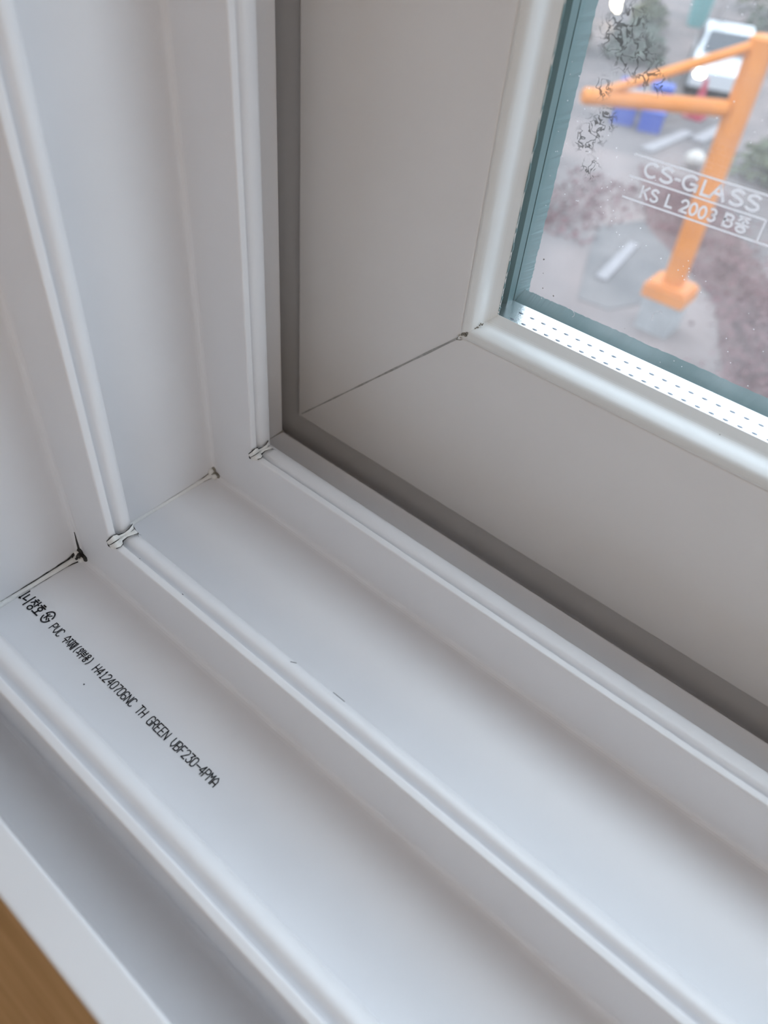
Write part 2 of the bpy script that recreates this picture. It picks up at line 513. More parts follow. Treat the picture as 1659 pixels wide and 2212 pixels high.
def channel_weld(ya, yb, dirt, light=0.006):
    """rounded weld bead lying in the inside corner of a channel, with grime along both edges and a knob at the riser"""
    b = MB()
    n = 22
    pts, rad = [], []
    for i in range(n):
        t = i / (n - 1)
        y = ya + (yb - ya) * t
        r = light * (0.8 + 0.25 * math.sin(t * 9) * 0.3 + (0.55 if t > 0.94 else 0.0))
        pts.append((0.0012 * U, y * U, 0.0012 * U)); rad.append(r * U)
    b.tube(pts, rad, 12)
    b.ball((0.002 * U, (yb - 0.009) * U, 0.0125 * U), (0.0062 * U, 0.0075 * U, 0.0075 * U), 12, 8, 0.05)
    b.ball((0.0105 * U, (yb - 0.009) * U, 0.003 * U), (0.0085 * U, 0.0070 * U, 0.0060 * U), 12, 8, 0.05)
    b.build('weld_bead', WELD, frame_bottom, smooth=True)
    kb = MB()
    kq = 1.15 if dirt > 0.0015 else 1.0
    kb.ball((0.001 * U, (yb - 0.002) * U, 0.0145 * U), (0.0088 * U * kq, 0.0050 * U * kq, 0.0105 * U * kq), 14, 8, 0.08)
    kb.ball((0.0125 * U, (yb - 0.002) * U, 0.002 * U), (0.0115 * U * kq, 0.0050 * U * kq, 0.0085 * U * kq), 14, 8, 0.08)
    kb.ball((0.006 * U, (yb - 0.004) * U, 0.008 * U), (0.0055 * U * kq, 0.0085 * U * kq, 0.0052 * U * kq), 12, 8, 0.08)
    kb.build('weld_knob_grime', GRIME if dirt > 0.0015 else BROWNGRIME, frame_bottom, smooth=True)
    g = MB()
    rnd = random.Random(int(ya * 1000))
    for (sgn, k0, thick) in ((-1, 1.0, 1.0), (1, 1.0, 0.45)):
        line = []
        for i in range(34):
            t = i / 33
            y = ya + (yb - 0.006 - ya) * t
            w = dirt * thick * (0.25 + 0.75 * t * t) * (0.75 + 0.5 * rnd.random())
            line.append((y, 0.0, sgn * (light * (0.80 + 0.75 * max(0, t - 0.86) * 7) + w), w))
        corner_line(g, line, 0.0010)
    # smear up the riser edge
    if dirt > 0.0015:
        for i in range(9):
            t = i / 9
            s0 = -(0.018 + 0.050 * t); s1 = -(0.018 + 0.050 * (t + 1 / 9))
            w0 = 0.0024 * (1 - t) + 0.0003
            g.quad(corner_pt(yb - 0.003 - w0, 0.0, s0, 0.003), corner_pt(yb - 0.003 + w0 * 0.4, 0.003, s0, 0.003),
                   corner_pt(yb - 0.003 + w0 * 0.3, 0.003, s1, 0.003), corner_pt(yb - 0.003 - w0 * 0.8, 0.0, s1, 0.003))
        for k in range(10):
            t = rnd.random()
            a = rnd.uniform(-0.9, 0.9)
            g.ball((max(0.002, 0.006 + 0.010 * math.sin(a)) * U, (yb - 0.008 - 0.012 * t) * U, (0.010 + 0.006 * math.cos(a) * rnd.random()) * U),
                   0.0042 * U * (1.1 - 0.6 * t), 6, 4, 0.2)
    g.build('grime_line', GRIME if dirt > 0.0015 else BROWNGRIME, frame_bottom)
channel_weld(Y0 + 0.075, Y1, 0.0030, 0.0075)
channel_weld(Y1 + 0.062, Y2, 0.0011, 0.0060)
# grime where the last channel runs under the sash
g = MB()
corner_line(g, [(0.90, 0.0, 0, 0.0010), (0.94, 0.0, 0, 0.0020), (0.964, 0.0, 0, 0.0035), (0.9705, -0.02, 0, 0.010), (0.9745, -0.08, 0, 0.016)], 0.0012)
g.build('grime_line', BROWNGRIME, frame_bottom)
# tiny nicks and specks on the frame
g = MB()
for (x, y, h, l, w, a) in ((0.247, Y0 + 0.118, 0, 0.0013, 0.0011, 0), (0.303, Y1 + 0.0142, 0.127, 0.0016, 0.0006, 0.0), (0.190, Y1 + 0.0142, 0.127, 0.0010, 0.0005, 0),
                           (0.62, Y1 + 0.052, 0.1185, 0.012, 0.0005, 0.0), (0.53, Y1 + 0.045, 0.127, 0.005, 0.0006, 0.5)):
    b_ = []
    for (dx, dy) in ((-l, -w), (l, -w), (l, w), (-l, w)):
        b_.append(Vector(((x + dx * math.cos(a) - dy * math.sin(a)) * U, (y + dx * math.sin(a) + dy * math.cos(a)) * U, (h + 0.0012) * U)))
    g.quad(*b_)
tag(g.build('dirt_speck', GRIME, frame_bottom), kind='stuff')

# ------------------------------------------------------------------ stroke lettering
def arc(cx, cy, rx, ry, a0, a1, n=14):
    return [(cx + rx * math.cos(math.radians(a0 + (a1 - a0) * i / n)), cy + ry * math.sin(math.radians(a0 + (a1 - a0) * i / n))) for i in range(n + 1)]
def ring_(cx, cy, rx, ry=None):
    return arc(cx, cy, rx, ry or rx, 0, 360, 16)
PLOT = {
 'P': [[(0, 0), (0, 6), (3, 6), (4, 5), (4, 4), (3, 3), (0, 3)]],
 'V': [[(0, 6), (0, 2), (2, 0), (4, 2), (4, 6)]],
 'C': [[(4, 5), (3, 6), (1, 6), (0, 5), (0, 1), (1, 0), (3, 0), (4, 1)]],
 'H': [[(0, 0), (0, 6)], [(4, 0), (4, 6)], [(0, 3), (4, 3)]],
 '4': [[(3, 0), (3, 6), (0, 2), (4.2, 2)]],
 '1': [[(1, 5), (2, 6), (2, 0)], [(1, 0), (3.2, 0)]],
 '2': [[(0, 5), (1, 6), (3, 6), (4, 5), (4, 4), (0, 0), (4, 0)]],
 '0': [[(1, 0), (0, 1), (0, 5), (1, 6), (3, 6), (4, 5), (4, 1), (3, 0), (1, 0)]],
 '7': [[(0, 6), (4, 6), (4, 5), (2, 2), (2, 0)]],
 '6': [[(4, 5), (3, 6), (1, 6), (0, 5), (0, 1), (1, 0), (3, 0), (4, 1), (4, 2), (3, 3), (0, 3)]],
 'N': [[(0, 0), (0, 6), (4, 0), (4, 6)]],
 'T': [[(-.2, 6), (4.2, 6)], [(2, 6), (2, 0)]],
 'G': [[(4, 5), (3, 6), (1, 6), (0, 5), (0, 1), (1, 0), (4, 0), (4, 3), (2.3, 3)]],
 'R': [[(0, 0), (0, 6), (3, 6), (4, 5), (4, 4), (3, 3), (0, 3)], [(2, 3), (4, 0)]],
 'E': [[(4, 6), (0, 6), (0, 0), (4, 0)], [(0, 3), (3, 3)]],
 'B': [[(0, 0), (0, 6), (3, 6), (4, 5), (4, 4), (3, 3), (0, 3)], [(3, 3), (4, 2), (4, 1), (3, 0), (0, 0)]],
 'F': [[(4, 6), (0, 6), (0, 0)], [(0, 3), (3, 3)]],
 '3': [[(0, 6), (4, 6), (2, 3.6), (3, 3.6), (4, 2.6), (4, 1), (3, 0), (1, 0), (0, 1)]],
 '-': [[(0, 3), (4.6, 3)]],
 'M': [[(0, 0), (0, 6), (2, 3.4), (4, 6), (4, 0)]],
 'A': [[(0, 0), (0, 4), (2, 6), (4, 4), (4, 0)], [(0, 2), (4, 2)]],
 '(': [arc(5, 3, 3, 4.2, 130, 230, 8)],
 ')': [arc(-1, 3, 3, 4.2, -50, 50, 8)],
 '\uc218': [[(0, 3.3), (2, 6.2), (4, 3.3)], [(-.4, 2.4), (4.4, 2.4)], [(2, 2.4), (2, -.3)]],
 '\uc9c0': [[(-.2, 5.6), (2.6, 5.6)], [(1.3, 5.6), (-.1, 0.8)], [(1.1, 4), (2.7, 0.8)], [(4, 6.2), (4, -.4)]],
 '\uc7ac': [[(-.2, 5.6), (2.0, 5.6)], [(0.9, 5.6), (-.2, 0.8)], [(0.7, 4), (2.0, 0.8)], [(2.8, 6.1), (2.8, -.2)], [(4.1, 6.2), (4.1, -.4)], [(2.8, 3), (4.1, 3)]],
 '\uc678': [ring_(1.4, 4.7, 1.2), [(1.4, 3.4), (1.4, 1.5)], [(-.3, 1.3), (3, 1.5)], [(4, 6.2), (4, -.4)]],
 '\ubd80': [[(.4, 6.2), (.4, 3.6), (3.6, 3.6), (3.6, 6.2)], [(.4, 4.9), (3.6, 4.9)], [(-.3, 2.4), (4.3, 2.4)], [(2, 2.4), (2, -.3)]],
 '\uc6a9': [ring_(2, 5.2, 1.3, 1.0), [(1.2, 4.1), (1.2, 2.9)], [(2.8, 4.1), (2.8, 2.9)], [(-.3, 2.8), (4.3, 2.8)], ring_(2, 1.0, 1.4, 1.1)],
 '\ub2c8': [[(0.1, 5.6), (0.1, 1.8), (2.7, 2.2)], [(4, 6.8), (4, -.6)]],
 '\ucc3d': [[(0.9, 6.7), (2.3, 6.7)], [(0, 5.6), (3.0, 5.6)], [(1.5, 5.6), (-.1, 3.2)], [(1.4, 4.6), (3.0, 3.2)], [(4, 6.9), (4, 2.7)], [(4, 4.7), (5.2, 4.7)], ring_(2.6, 0.9, 1.5, 1.3)],
 '\ud638': [[(1.0, 6.8), (3.0, 6.8)], [(-.2, 5.7), (4.2, 5.7)], ring_(2, 3.9, 1.35, 1.15), [(2, 2.7), (2, .6)], [(-.6, .4), (4.6, .4)]],
}
SANS = {
 'C': [arc(2, 3, 2, 3, 48, 312)],
 'S': [arc(2, 4.5, 1.75, 1.5, 30, 200, 10) + arc(2, 1.5, 1.9, 1.5, 80, -150, 14)],
 '-': [[(0.6, 2.7), (2.6, 2.7)]],
 'G': [arc(2, 3, 2.1, 3, 48, 325), [(2.2, 2.7), (4.1, 2.7)], [(4.0, 2.7), (4.0, 0.1)]],
 'L': [[(0, 6), (0, 0), (3.4, 0)]],
 'A': [[(-.1, 0), (2, 6), (4.1, 0)], [(0.7, 2), (3.3, 2)]],
 'K': [[(0, 0), (0, 6)], [(3.6, 6), (0, 2.4)], [(1.2, 3.6), (3.9, 0)]],
 '2': [arc(2, 4.3, 1.8, 1.7, 170, -35, 12) + [(0.1, 0), (4, 0)]],
 '0': [ring_(2, 3, 1.8, 3)],
 '3': [arc(1.9, 4.5, 1.7, 1.5, 135, -85, 12), arc(1.9, 1.55, 1.9, 1.55, 85, -140, 12)],
 'B': [[(0, 0), (0, 6), (2.4, 6)] + arc(2.4, 4.6, 1.4, 1.4, 90, -90, 8) + [(0, 3.2)], [(2.4, 3.2)] + arc(2.4, 1.6, 1.7, 1.6, 90, -90, 8) + [(0, 0)]],
 '\uc885': [[(0.2, 6), (3.8, 6)], [(2, 6), (0.2, 4.3)], [(2, 5.5), (3.8, 4.3)], [(2, 4.2), (2, 3)], [(-.3, 2.9), (4.3, 2.9)], ring_(2, 1.0, 1.6, 1.1)],
}
LAYER = [0]
def stroke(b, line, to3, hw):
    # sharp turns become separate strokes so that the ribbon keeps its width
    for i in range(1, len(line) - 1):
        d1 = Vector((line[i][0] - line[i - 1][0], line[i][1] - line[i - 1][1]))
        d2 = Vector((line[i + 1][0] - line[i][0], line[i + 1][1] - line[i][1]))
        if d1.length > 1e-7 and d2.length > 1e-7 and d1.normalized().dot(d2.normalized()) < -0.05:
            stroke(b, line[:i + 1], to3, hw)
            stroke(b, line[i:], to3, hw)
            return
    ribbon(b, line, to3, hw)

def ribbon(b, line, to3, hw):
    LAYER[0] = (LAYER[0] + 1) % 12
    """flat ribbon of half width hw along a 2-D line with mitred joints"""
    pts = [Vector(line[0][:2])]
    for p in line[1:]:
        if (Vector(p[:2]) - pts[-1]).length > 1e-7:
            pts.append(Vector(p[:2]))
    closed = (pts[0] - pts[-1]).length < 1e-6
    if closed: pts.pop()
    n = len(pts)
    rows = []
    for i in range(n):
        a = pts[i - 1] if (i > 0 or closed) else None
        c = pts[(i + 1) % n] if (i < n - 1 or closed) else None
        d1 = (pts[i] - a).normalized() if a is not None else None
        d2 = (c - pts[i]).normalized() if c is not None else None
        if d1 is None: d1 = d2
        if d2 is None: d2 = d1
        n1 = Vector((-d1.y, d1.x)); n2 = Vector((-d2.y, d2.x))
        mv = (n1 + n2)
        mv = n1 if mv.length < 1e-4 else mv.normalized()
        k = min(1.0 / max(mv.dot(n1), 0.3), 1.7)
        p = pts[i]
        if a is None: p = p - d2 * hw * 0.6
        if c is None: p = p + d1 * hw * 0.6
        rows.append((p + mv * hw * k, p - mv * hw * k))
    base = len(b.v)
    for (l, r) in rows:
        b.v += [to3(l), to3(r)]
    for i in range(n if closed else n - 1):
        j = (i + 1) % n
        b.f.append((base + 2 * i, base + 2 * i + 1, base + 2 * j + 1, base + 2 * j))

def write(b, text, font, x0, y0, pitch, wd, ht, hw, to3, adv=None):
    x = x0
    for ch in text:
        if ch != ' ':
            for ln in font[ch]:
                stroke(b, [(x + px / 4 * wd, y0 + py / 6 * ht) for (px, py) in ln], to3, hw)
        x += pitch if not adv else adv.get(ch, pitch)
    return x

# printed line on the channel floor
b = MB()
def ink(p): return Vector((p.x * U, p.y * U, 0.0009 * U))
YB = 0.2845
P0 = 0.00967
write(b, 'PVC \uc218\uc9c0\uc7ac(\uc678\ubd80\uc6a9) H41240706NC TH GREEN VBF230-4PMA', PLOT, 0.1065, YB, P0, 0.0073, 0.0156, 0.00092, ink)
write(b, '\ub2c8\ucc3d\ud638', PLOT, 0.0165, YB, 0.0185, 0.0122, 0.0200, 0.0014, ink)
stroke(b, [(0.0100, 0.3080), (0.0100, 0.2860)], ink, 0.0013)
stroke(b, [(0.0085, 0.2880), (0.0130, 0.2875)], ink, 0.0012)
cx, cy = 0.0842, 0.2972
for (a0, a1) in ((12, 168), (192, 348)):
    stroke(b, arc(cx, cy, 0.0092, 0.0128, a0, a1, 16), ink, 0.0014)
stroke(b, [(cx - 0.0085, cy + 0.004), (cx - 0.003, cy + 0.001)], ink, 0.0010)
stroke(b, [(cx + 0.0085, cy - 0.004), (cx + 0.003, cy - 0.001)], ink, 0.0010)
stroke(b, [(cx - 0.0032, cy + 0.006), (cx - 0.0032, cy - 0.006)], ink, 0.0011)
stroke(b, [(cx + 0.0036, cy + 0.006), (cx - 0.0028, cy), (cx + 0.0038, cy - 0.006)], ink, 0.0011)
tag(b.build('printed_lettering', INK, frame_bottom), 'line of small black printed lettering')

# ------------------------------------------------------------------ glazed sash
sash = tag(empty('sliding_window', (0, 1.03 * U, 0)), 'white plastic window sash with dusty double glazing in the outermost track', 'window', kind='thing')
def place(o):
    o.parent = sash
    o.location = (-sash.location.x, -sash.location.y, -sash.location.z)
    return o
SB = (-0.014 * U, W + 0.014 * U, 0.003 * U, HT - 0.003 * U)
SY = 1.03
sash_prof = round_poly([(1.30, 0.0, 0), (SY, 0.0, 0.006), (SY, 0.4065, 0.004), (1.06, 0.4065, 0)], 4) + [(1.06, 0.36), (1.27, 0.36), (1.27, 0.383), (1.30, 0.383)]
bead_prof = round_poly([(SY + 0.0005, 0.407, 0), (SY + 0.0005, 0.4105, 0.003), (SY + 0.008, 0.4205, 0.006), (SY + 0.024, 0.4250, 0.008), (SY + 0.048, 0.4230, 0.010),
                        (SY + 0.060, 0.4325, 0.004), (SY + 0.068, 0.4385, 0.003), (SY + 0.0695, 0.4375, 0)], 4) + [(SY + 0.0695, 0.407)]
seal_prof = {'bottom': [(1.2262, 0.375), (1.2262, 0.399), (1.2500, 0.4195), (1.2600, 0.410), (1.2695, 0.400), (1.2695, 0.375)],
             'left': [(1.2262, 0.375), (1.2262, 0.397), (1.262, 0.4065), (1.2695, 0.401), (1.2695, 0.375)]}
spacer_prof = [(1.126, 0.372), (1.126, 0.4165), (1.1285, 0.418), (1.1975, 0.418), (1.2, 0.4165), (1.2, 0.372)]
SPB = (SB[0] - 0.045 * U, SB[1] + 0.045 * U, SB[2], SB[3])   # side spacers sit deeper in the rebate
side_names = {'bottom': 'bottom_rail', 'left': 'side_stile', 'right': 'side_stile', 'top': 'top_rail'}
parts = {}
for sd in ('bottom', 'left', 'right', 'top'):
    parts[sd] = place(ring_member(side_names[sd], sd, sash_prof, SB, PVC_SASH))
    parts['bead_' + sd] = place(ring_member('glazing_bead', sd, bead_prof, SB, BEADM))
    parts['spacer_' + sd] = place(ring_member('spacer_bar', sd, spacer_prof, SPB, ALU))

# outer sealant line: irregular squeezed-out edge
def sealant(side):
    n = 420
    v, f = [], []
    L = (W if side == 'bottom' else HT)
    rnd = random.Random(5 if side == 'bottom' else 9)
    base = list(seal_prof[side])
    k = len(base)
    for i in range(n + 1):
        t = i / n
        l = 0.40 * U + t * t * (L - 0.80 * U)
        j = rnd.uniform(-0.0006, 0.0009) + 0.0004 * math.sin(i * 0.35)
        for q, (y, h) in enumerate(base):
            hh = h + (j if q == 2 else 0)
            if side == 'bottom':
                v.append((SB[0] + l, y * U, SB[2] + hh * U))
            else:
                v.append((SB[0] + (hh) * U, y * U, SB[2] + l))
    for i in range(n):
        for q in range(k):
            f.append((i * k + q, i * k + (q + 1) % k, (i + 1) * k + (q + 1) % k, (i + 1) * k + q))
    f.append(tuple(range(k))); f.append(tuple(reversed(range(n * k, (n + 1) * k))))
    return place(mesh_obj('sealant_strip', v, f, SEAL))
sealant('bottom'); sealant('left')

# dark gasket sliver against the inner bead of the side stile
def gasket(side):
    n = 300
    v, f = [], []
    rnd = random.Random(3)
    for i in range(n + 1):
        l = 0.44 * U + (HT - 0.9 * U) * (i / n) ** 1.8
        w = 0.4375 + 0.0022 * rnd.random() ** 3 + 0.0006 * math.sin(i * 0.9)
        for (y, h) in ((1.0962, w - 0.004), (1.0962, w), (1.0992, w), (1.0992, w - 0.004)):
            v.append((SB[0] + h * U, y * U, SB[2] + l))
    for i in range(n):
        for q in range(4):
            f.append((i * 4 + q, i * 4 + (q + 1) % 4, (i + 1) * 4 + (q + 1) % 4, (i + 1) * 4 + q))
    return place(mesh_obj('gasket', v, f, SEAL_DARK))
gasket('left')
butyl_prof = [(1.180, 0.376), (1.180, 0.4075), (1.1995, 0.4085), (1.1995, 0.376)]
place(ring_member('butyl_strip', 'left', butyl_prof, (SB[0], SB[1], SB[2] + 0.0097 * U, SB[3]), SEAL_DARK))

def pane(name, y0, y1, mt):
    b = MB()
    w = 0.376 * U
    x0, x1, z0, z1 = SB[0] + w, SB[1] - w, SB[2] + w, SB[3] - w
    b.box(((x0 + x1) / 2, (y0 + y1) / 2 * U, (z0 + z1) / 2), (x1 - x0, (y1 - y0) * U, z1 - z0))
    return place(b.build(name, mt))
pane_in = tag(pane('glass_pane', 1.1, 1.1255, GLASS_IN), 'clear inner glass pane with etched maker mark')
pane_out = tag(pane('glass_pane', 1.2005, 1.226, GLASS_OUT), 'dusty smeared outer glass pane')
pane_out.data.materials.append(GLASS_IN)          # the dust lies on the weather side only
for p in pane_out.data.polygons:
    p.material_index = 0 if p.normal.y > 0.9 else 1

# perforations of the bottom and side spacers: one mesh, many objects
pm = MB()
seg = 10
r = 0.0052 * U
ringpts = [(r * math.cos(2 * math.pi * k / seg), 0.55 * r * math.sin(2 * math.pi * k / seg)) for k in range(seg)]
vv = [Vector((x, y, 0)) for (x, y) in ringpts] + [Vector((x * 0.6, y * 0.6, 0.0006 * U)) for (x, y) in ringpts] + [Vector((0, 0, 0.0007 * U))]
ff = [(k, (k + 1) % seg, seg + (k + 1) % seg, seg + k) for k in range(seg)] + [(seg + k, seg + (k + 1) % seg, 2 * seg) for k in range(seg)]
proto = mesh_obj('perforation', vv, ff, PERF)
pmesh = proto.data
bpy.data.objects.remove(proto)
for i in range(34):
    for (y, off) in ((1.1375, 0.0), (1.168, 0.0)):
        o = link('perforation', pmesh, None, parts['spacer_bottom'])
        o.location = ((0.4335 + 0.02445 * i + off) * U, y * U, SB[2] + (0.418 + 0.0002) * U)
for i in range(24):
    for y in (1.1375, 1.168):
        o = link('perforation', pmesh, None, parts['spacer_left'])
        o.location = (SPB[0] + (0.418 + 0.0002) * U, y * U, (0.4335 + 0.02445 * i) * U)
        o.rotation_euler = (math.pi / 2, 0, math.pi / 2)

# maker mark etched on the inner pane
b = MB()
def etch(p):     # strokes of one sign lie a hair apart so that crossings do not fight
    return Vector((p.x * U, (1.1 - 0.0005 - 0.0002 * LAYER[0]) * U, (p.y + (p.x - 0.584) * 0.019) * U))
ZL = (0.7676, 0.7375, 0.7073)
for i, (xa, xb) in enumerate(((0.584, 0.90), (0.584, 0.7845), (0.5835, 0.90))):
    stroke(b, [(xa, ZL[i]), (xb, ZL[i])], etch, 0.0013)
stroke(b, [(0.7853, 0.7375), (0.7853, 0.7073)], etch, 0.0011)
for (ch, xl, wd) in (('C', 0.6040, 0.0195), ('S', 0.6277, 0.0178), ('-', 0.6480, 0.0135), ('G', 0.6622, 0.0198), ('L', 0.6908, 0.0165), ('A', 0.7040, 0.0185), ('S', 0.7294, 0.0178), ('S', 0.7520, 0.0178)):
    write(b, ch, SANS, xl, 0.7438, 0, wd, 0.0186, 0.0019, etch)
for (ch, xl, wd) in (('K', 0.6090, 0.0112), ('S', 0.6240, 0.0108), ('L', 0.6490, 0.0105), ('2', 0.6702, 0.0106), ('0', 0.6837, 0.0106), ('0', 0.6973, 0.0106), ('3', 0.7105, 0.0106), ('B', 0.7340, 0.0112)):
    write(b, ch, SANS, xl, 0.7142, 0, wd, 0.0158, 0.0016, etch)
write(b, '\uc885', SANS, 0.7515, 0.7135, 0, 0.0150, 0.0190, 0.00135, etch)
mk = b.build('etched_lettering', ETCH)
mk.parent = pane_in
tag(mk, 'white maker mark etched on glass')

# weld line and chipped corner on the sash
b = MB()
def sashp(w, s, d=0.0008):
    """on the inner face along the sash mitre, w in from the outer corner, s across"""
    return Vector((SB[0] + (w + s) * U, (SY - d) * U, SB[2] + (w - s) * U))
prev = None
for i in range(25):
    w = 0.012 + i / 24 * 0.388
    hw = 0.0008 + 0.0007 * (i / 24) + 0.0003 * math.sin(i * 1.3)
    cur = (w, hw)
    if prev:
        b.quad(sashp(prev[0], -prev[1]), sashp(prev[0], prev[1]), sashp(w, hw), sashp(w, -hw))
    prev = cur
place(b.build('weld_line', GREYLINE))
parts['weld'] = None
def sash_pt(dx, dz, dy):
    return Vector((SB[0] + (0.4085 + dx) * U, (SY + dy) * U, SB[2] + (0.4085 + dz) * U))
b = MB()
for (dx, dz, dy, r) in ((-0.002, -0.003, 0.0, 0.0060), (0.004, 0.003, 0.004, 0.0055), (0.000, 0.006, 0.003, 0.0045), (0.006, -0.001, 0.003, 0.0042), (0.010, 0.010, 0.012, 0.0045)):
    b.ball(sash_pt(dx, dz, dy), (r * U, r * 0.5 * U, r * U), 10, 6, 0.18)
place(b.build('weld_lump', WELD, smooth=True))
b = MB()
rnd = random.Random(21)
for k in range(30):
    t = rnd.random() ** 1.5
    b.ball(sash_pt(0.004 + 0.016 * t + rnd.uniform(-.003, .003), 0.004 + 0.016 * t + rnd.uniform(-.003, .003), 0.002 + 0.030 * t), 0.0032 * U * (1.1 - 0.7 * t), 6, 4, 0.3)
for (ax, az, bx_, bz) in ((-0.009, -0.008, -0.002, 0.003), (-0.008, -0.009, 0.004, -0.004), (-0.003, -0.001, 0.003, -0.001), (0.0, 0.002, 0.004, 0.008)):
    b.tube([sash_pt(ax, az, -0.0012), sash_pt((ax + bx_) / 2 + 0.001, (az + bz) / 2, -0.0028), sash_pt(bx_, bz, -0.0015)], 0.0006 * U, 6)
place(b.build('grime_line', BROWNGRIME))
# specks and hairs on the glass and bead
b = MB()
for (x, z, y, r) in ((0.5175, 0.518, 1.0995, 0.0013), (0.484, 0.5705, 1.0995, 0.0013), (0.495, 0.523, 1.0995, 0.0010), (0.489, 0.548, 1.0995, 0.0007), (0.6527, 0.5165, 1.0995, 0.0006),
                     (0.535, 0.80, 1.0995, 0.0009), (0.515, 0.79, 1.0995, 0.0011), (0.491, 0.77, 1.0995, 0.0012)):
    b.ball((x * U, y * U, z * U), (r * U, r * 0.4 * U, r * U), 8, 4, 0.2)
b.ball((0.86 * U, (SY + 0.045) * U, (0.4325) * U), (0.0012 * U, 0.0012 * U, 0.0006 * U), 8, 4)
tag(place(b.build('dirt_speck', BROWNGRIME)), kind='stuff')
b = MB()
for (x, z, s, a) in ((0.56, 0.497, 0.014, 0.3), (0.66, 0.452, 0.010, 2.0), (0.80, 0.446, 0.006, 1.2), (0.70, 0.565, 0.02, 2.4)):
    pts = [Vector(((x + s * math.cos(a + t * 1.8) * t) * U, 1.0994 * U, (z + s * math.sin(a + t * 1.8) * t) * U)) for t in [k / 10 for k in range(11)]]
    b.tube(pts, 0.00035 * U, 5)
tag(place(b.build('lint_hair', ETCH)), kind='stuff')

# ------------------------------------------------------------------ outside, one storey below
GZ = CAM.z - 4.5
def out(x, y, z=-4.5):
    return Vector((CAM.x + x, CAM.y + y, CAM.z + z))
GROUND = mat('pale_paving', (0.20, 0.155, 0.145), 0.9, noise=(0.5, (0.10, 0.086, 0.085), (1, 1, 1)))
SOIL = mat('red_soil', (0.09, 0.045, 0.045), 0.95, noise=(2.5, (0.13, 0.08, 0.075), (1, 1, 1)))
REDLEAF = mat('red_leaf', (0.14, 0.05, 0.055), 0.7, noise=(3, (0.17, 0.09, 0.09), (1, 1, 1)))
GREENLEAF = mat('grey_green_leaf', (0.07, 0.09, 0.065), 0.7, noise=(2, (0.13, 0.15, 0.12), (1, 1, 1)))
OLIVELEAF = mat('olive_leaf', (0.11, 0.125, 0.06), 0.7, noise=(2, (0.07, 0.085, 0.05), (1, 1, 1)))
ORANGE = mat('orange_paint', (0.60, 0.185, 0.008), 0.5, noise=(4, (0.54, 0.16, 0.007), (1, 1, 1)))
CONC = mat('concrete', (0.30, 0.29, 0.29), 0.9, noise=(6, (0.26, 0.25, 0.25), (1, 1, 1)))
CARW = mat('white_car_paint', (0.55, 0.56, 0.58), 0.2)
CARS = mat('silver_car_paint', (0.33, 0.34, 0.37), 0.25, metal=0.2)
CARG = mat('car_glass', (0.03, 0.035, 0.045), 0.1)
TYRE = mat('tyre_rubber', (0.02, 0.02, 0.02), 0.8)
HEADL = emis('headlight_glow', (1.0, 0.86, 0.66), 14.0)
BULB = emis('globe_glow', (1.0, 0.86, 0.62), 9.0)
for _m in (HEADL, BULB):
    _m.cycles.emission_sampling = 'NONE'
REDP = mat('red_plastic', (0.35, 0.02, 0.05), 0.4)
BLUEP = mat('blue_plastic', (0.02, 0.06, 0.34), 0.4)
TEALP = mat('teal_plastic', (0.09, 0.29, 0.29), 0.4)
PALEW = mat('pale_board', (0.25, 0.23, 0.235), 0.7, noise=(5, (0.21, 0.19, 0.195), (1, 8, 1)))
BARK = mat('pale_bark', (0.36, 0.31, 0.31), 0.8, noise=(6, (0.26, 0.23, 0.22), (1, 1, 4)))
STONE = mat('pale_stone', (0.5, 0.45, 0.41), 0.8, noise=(8, (0.4, 0.36, 0.34), (1, 1, 1)))
METALG = mat('grey_metal', (0.35, 0.36, 0.37), 0.4, metal=0.6)

b = MB()
n = 40
GX0, GX1, GY0, GY1 = -60, 60, 0.6, 90
b.quad(out(GX0, GY0), out(GX1, GY0), out(GX1, GY1), out(GX0, GY1))
tag(b.build('ground', GROUND), kind='structure')

def leaf_cloud(n, cfun, size, seed):
    rnd = random.Random(seed)
    b = MB()
    for i in range(n):
        c = cfun(rnd)
        nrm = Vector((rnd.uniform(-1, 1), rnd.uniform(-1, 1), rnd.uniform(0.0, 1))).normalized()
        a = nrm.orthogonal().normalized() * size * rnd.uniform(0.6, 1.2)
        bb = nrm.cross(a) * rnd.uniform(0.45, 0.7)
        k = len(b.v)
        b.v += [c - a, c + bb, c + a, c - bb]
        b.f.append((k, k + 1, k + 2, k + 3))
    return b

# worn grey patch of asphalt in the paving
patch = [(-4.15, 10.35), (-3.75, 11.2), (-3.0, 11.1), (-2.75, 9.9), (-2.55, 9.0), (-2.9, 8.3), (-3.3, 8.25), (-3.7, 9.2)]
b = MB()
k = len(patch)
b.v += [out(x, y, -4.5) for (x, y) in patch] + [out(x, y, -4.488) for (x, y) in patch]
b.f += [tuple(range(k, 2 * k))] + [(i, (i + 1) % k, k + (i + 1) % k, k + i) for i in range(k)]
tag(b.build('pavement_patch', mat('grey_asphalt', (0.10, 0.092, 0.092), 0.95, noise=(1.2, (0.15, 0.132, 0.128), (1, 1, 1)))), kind='structure')

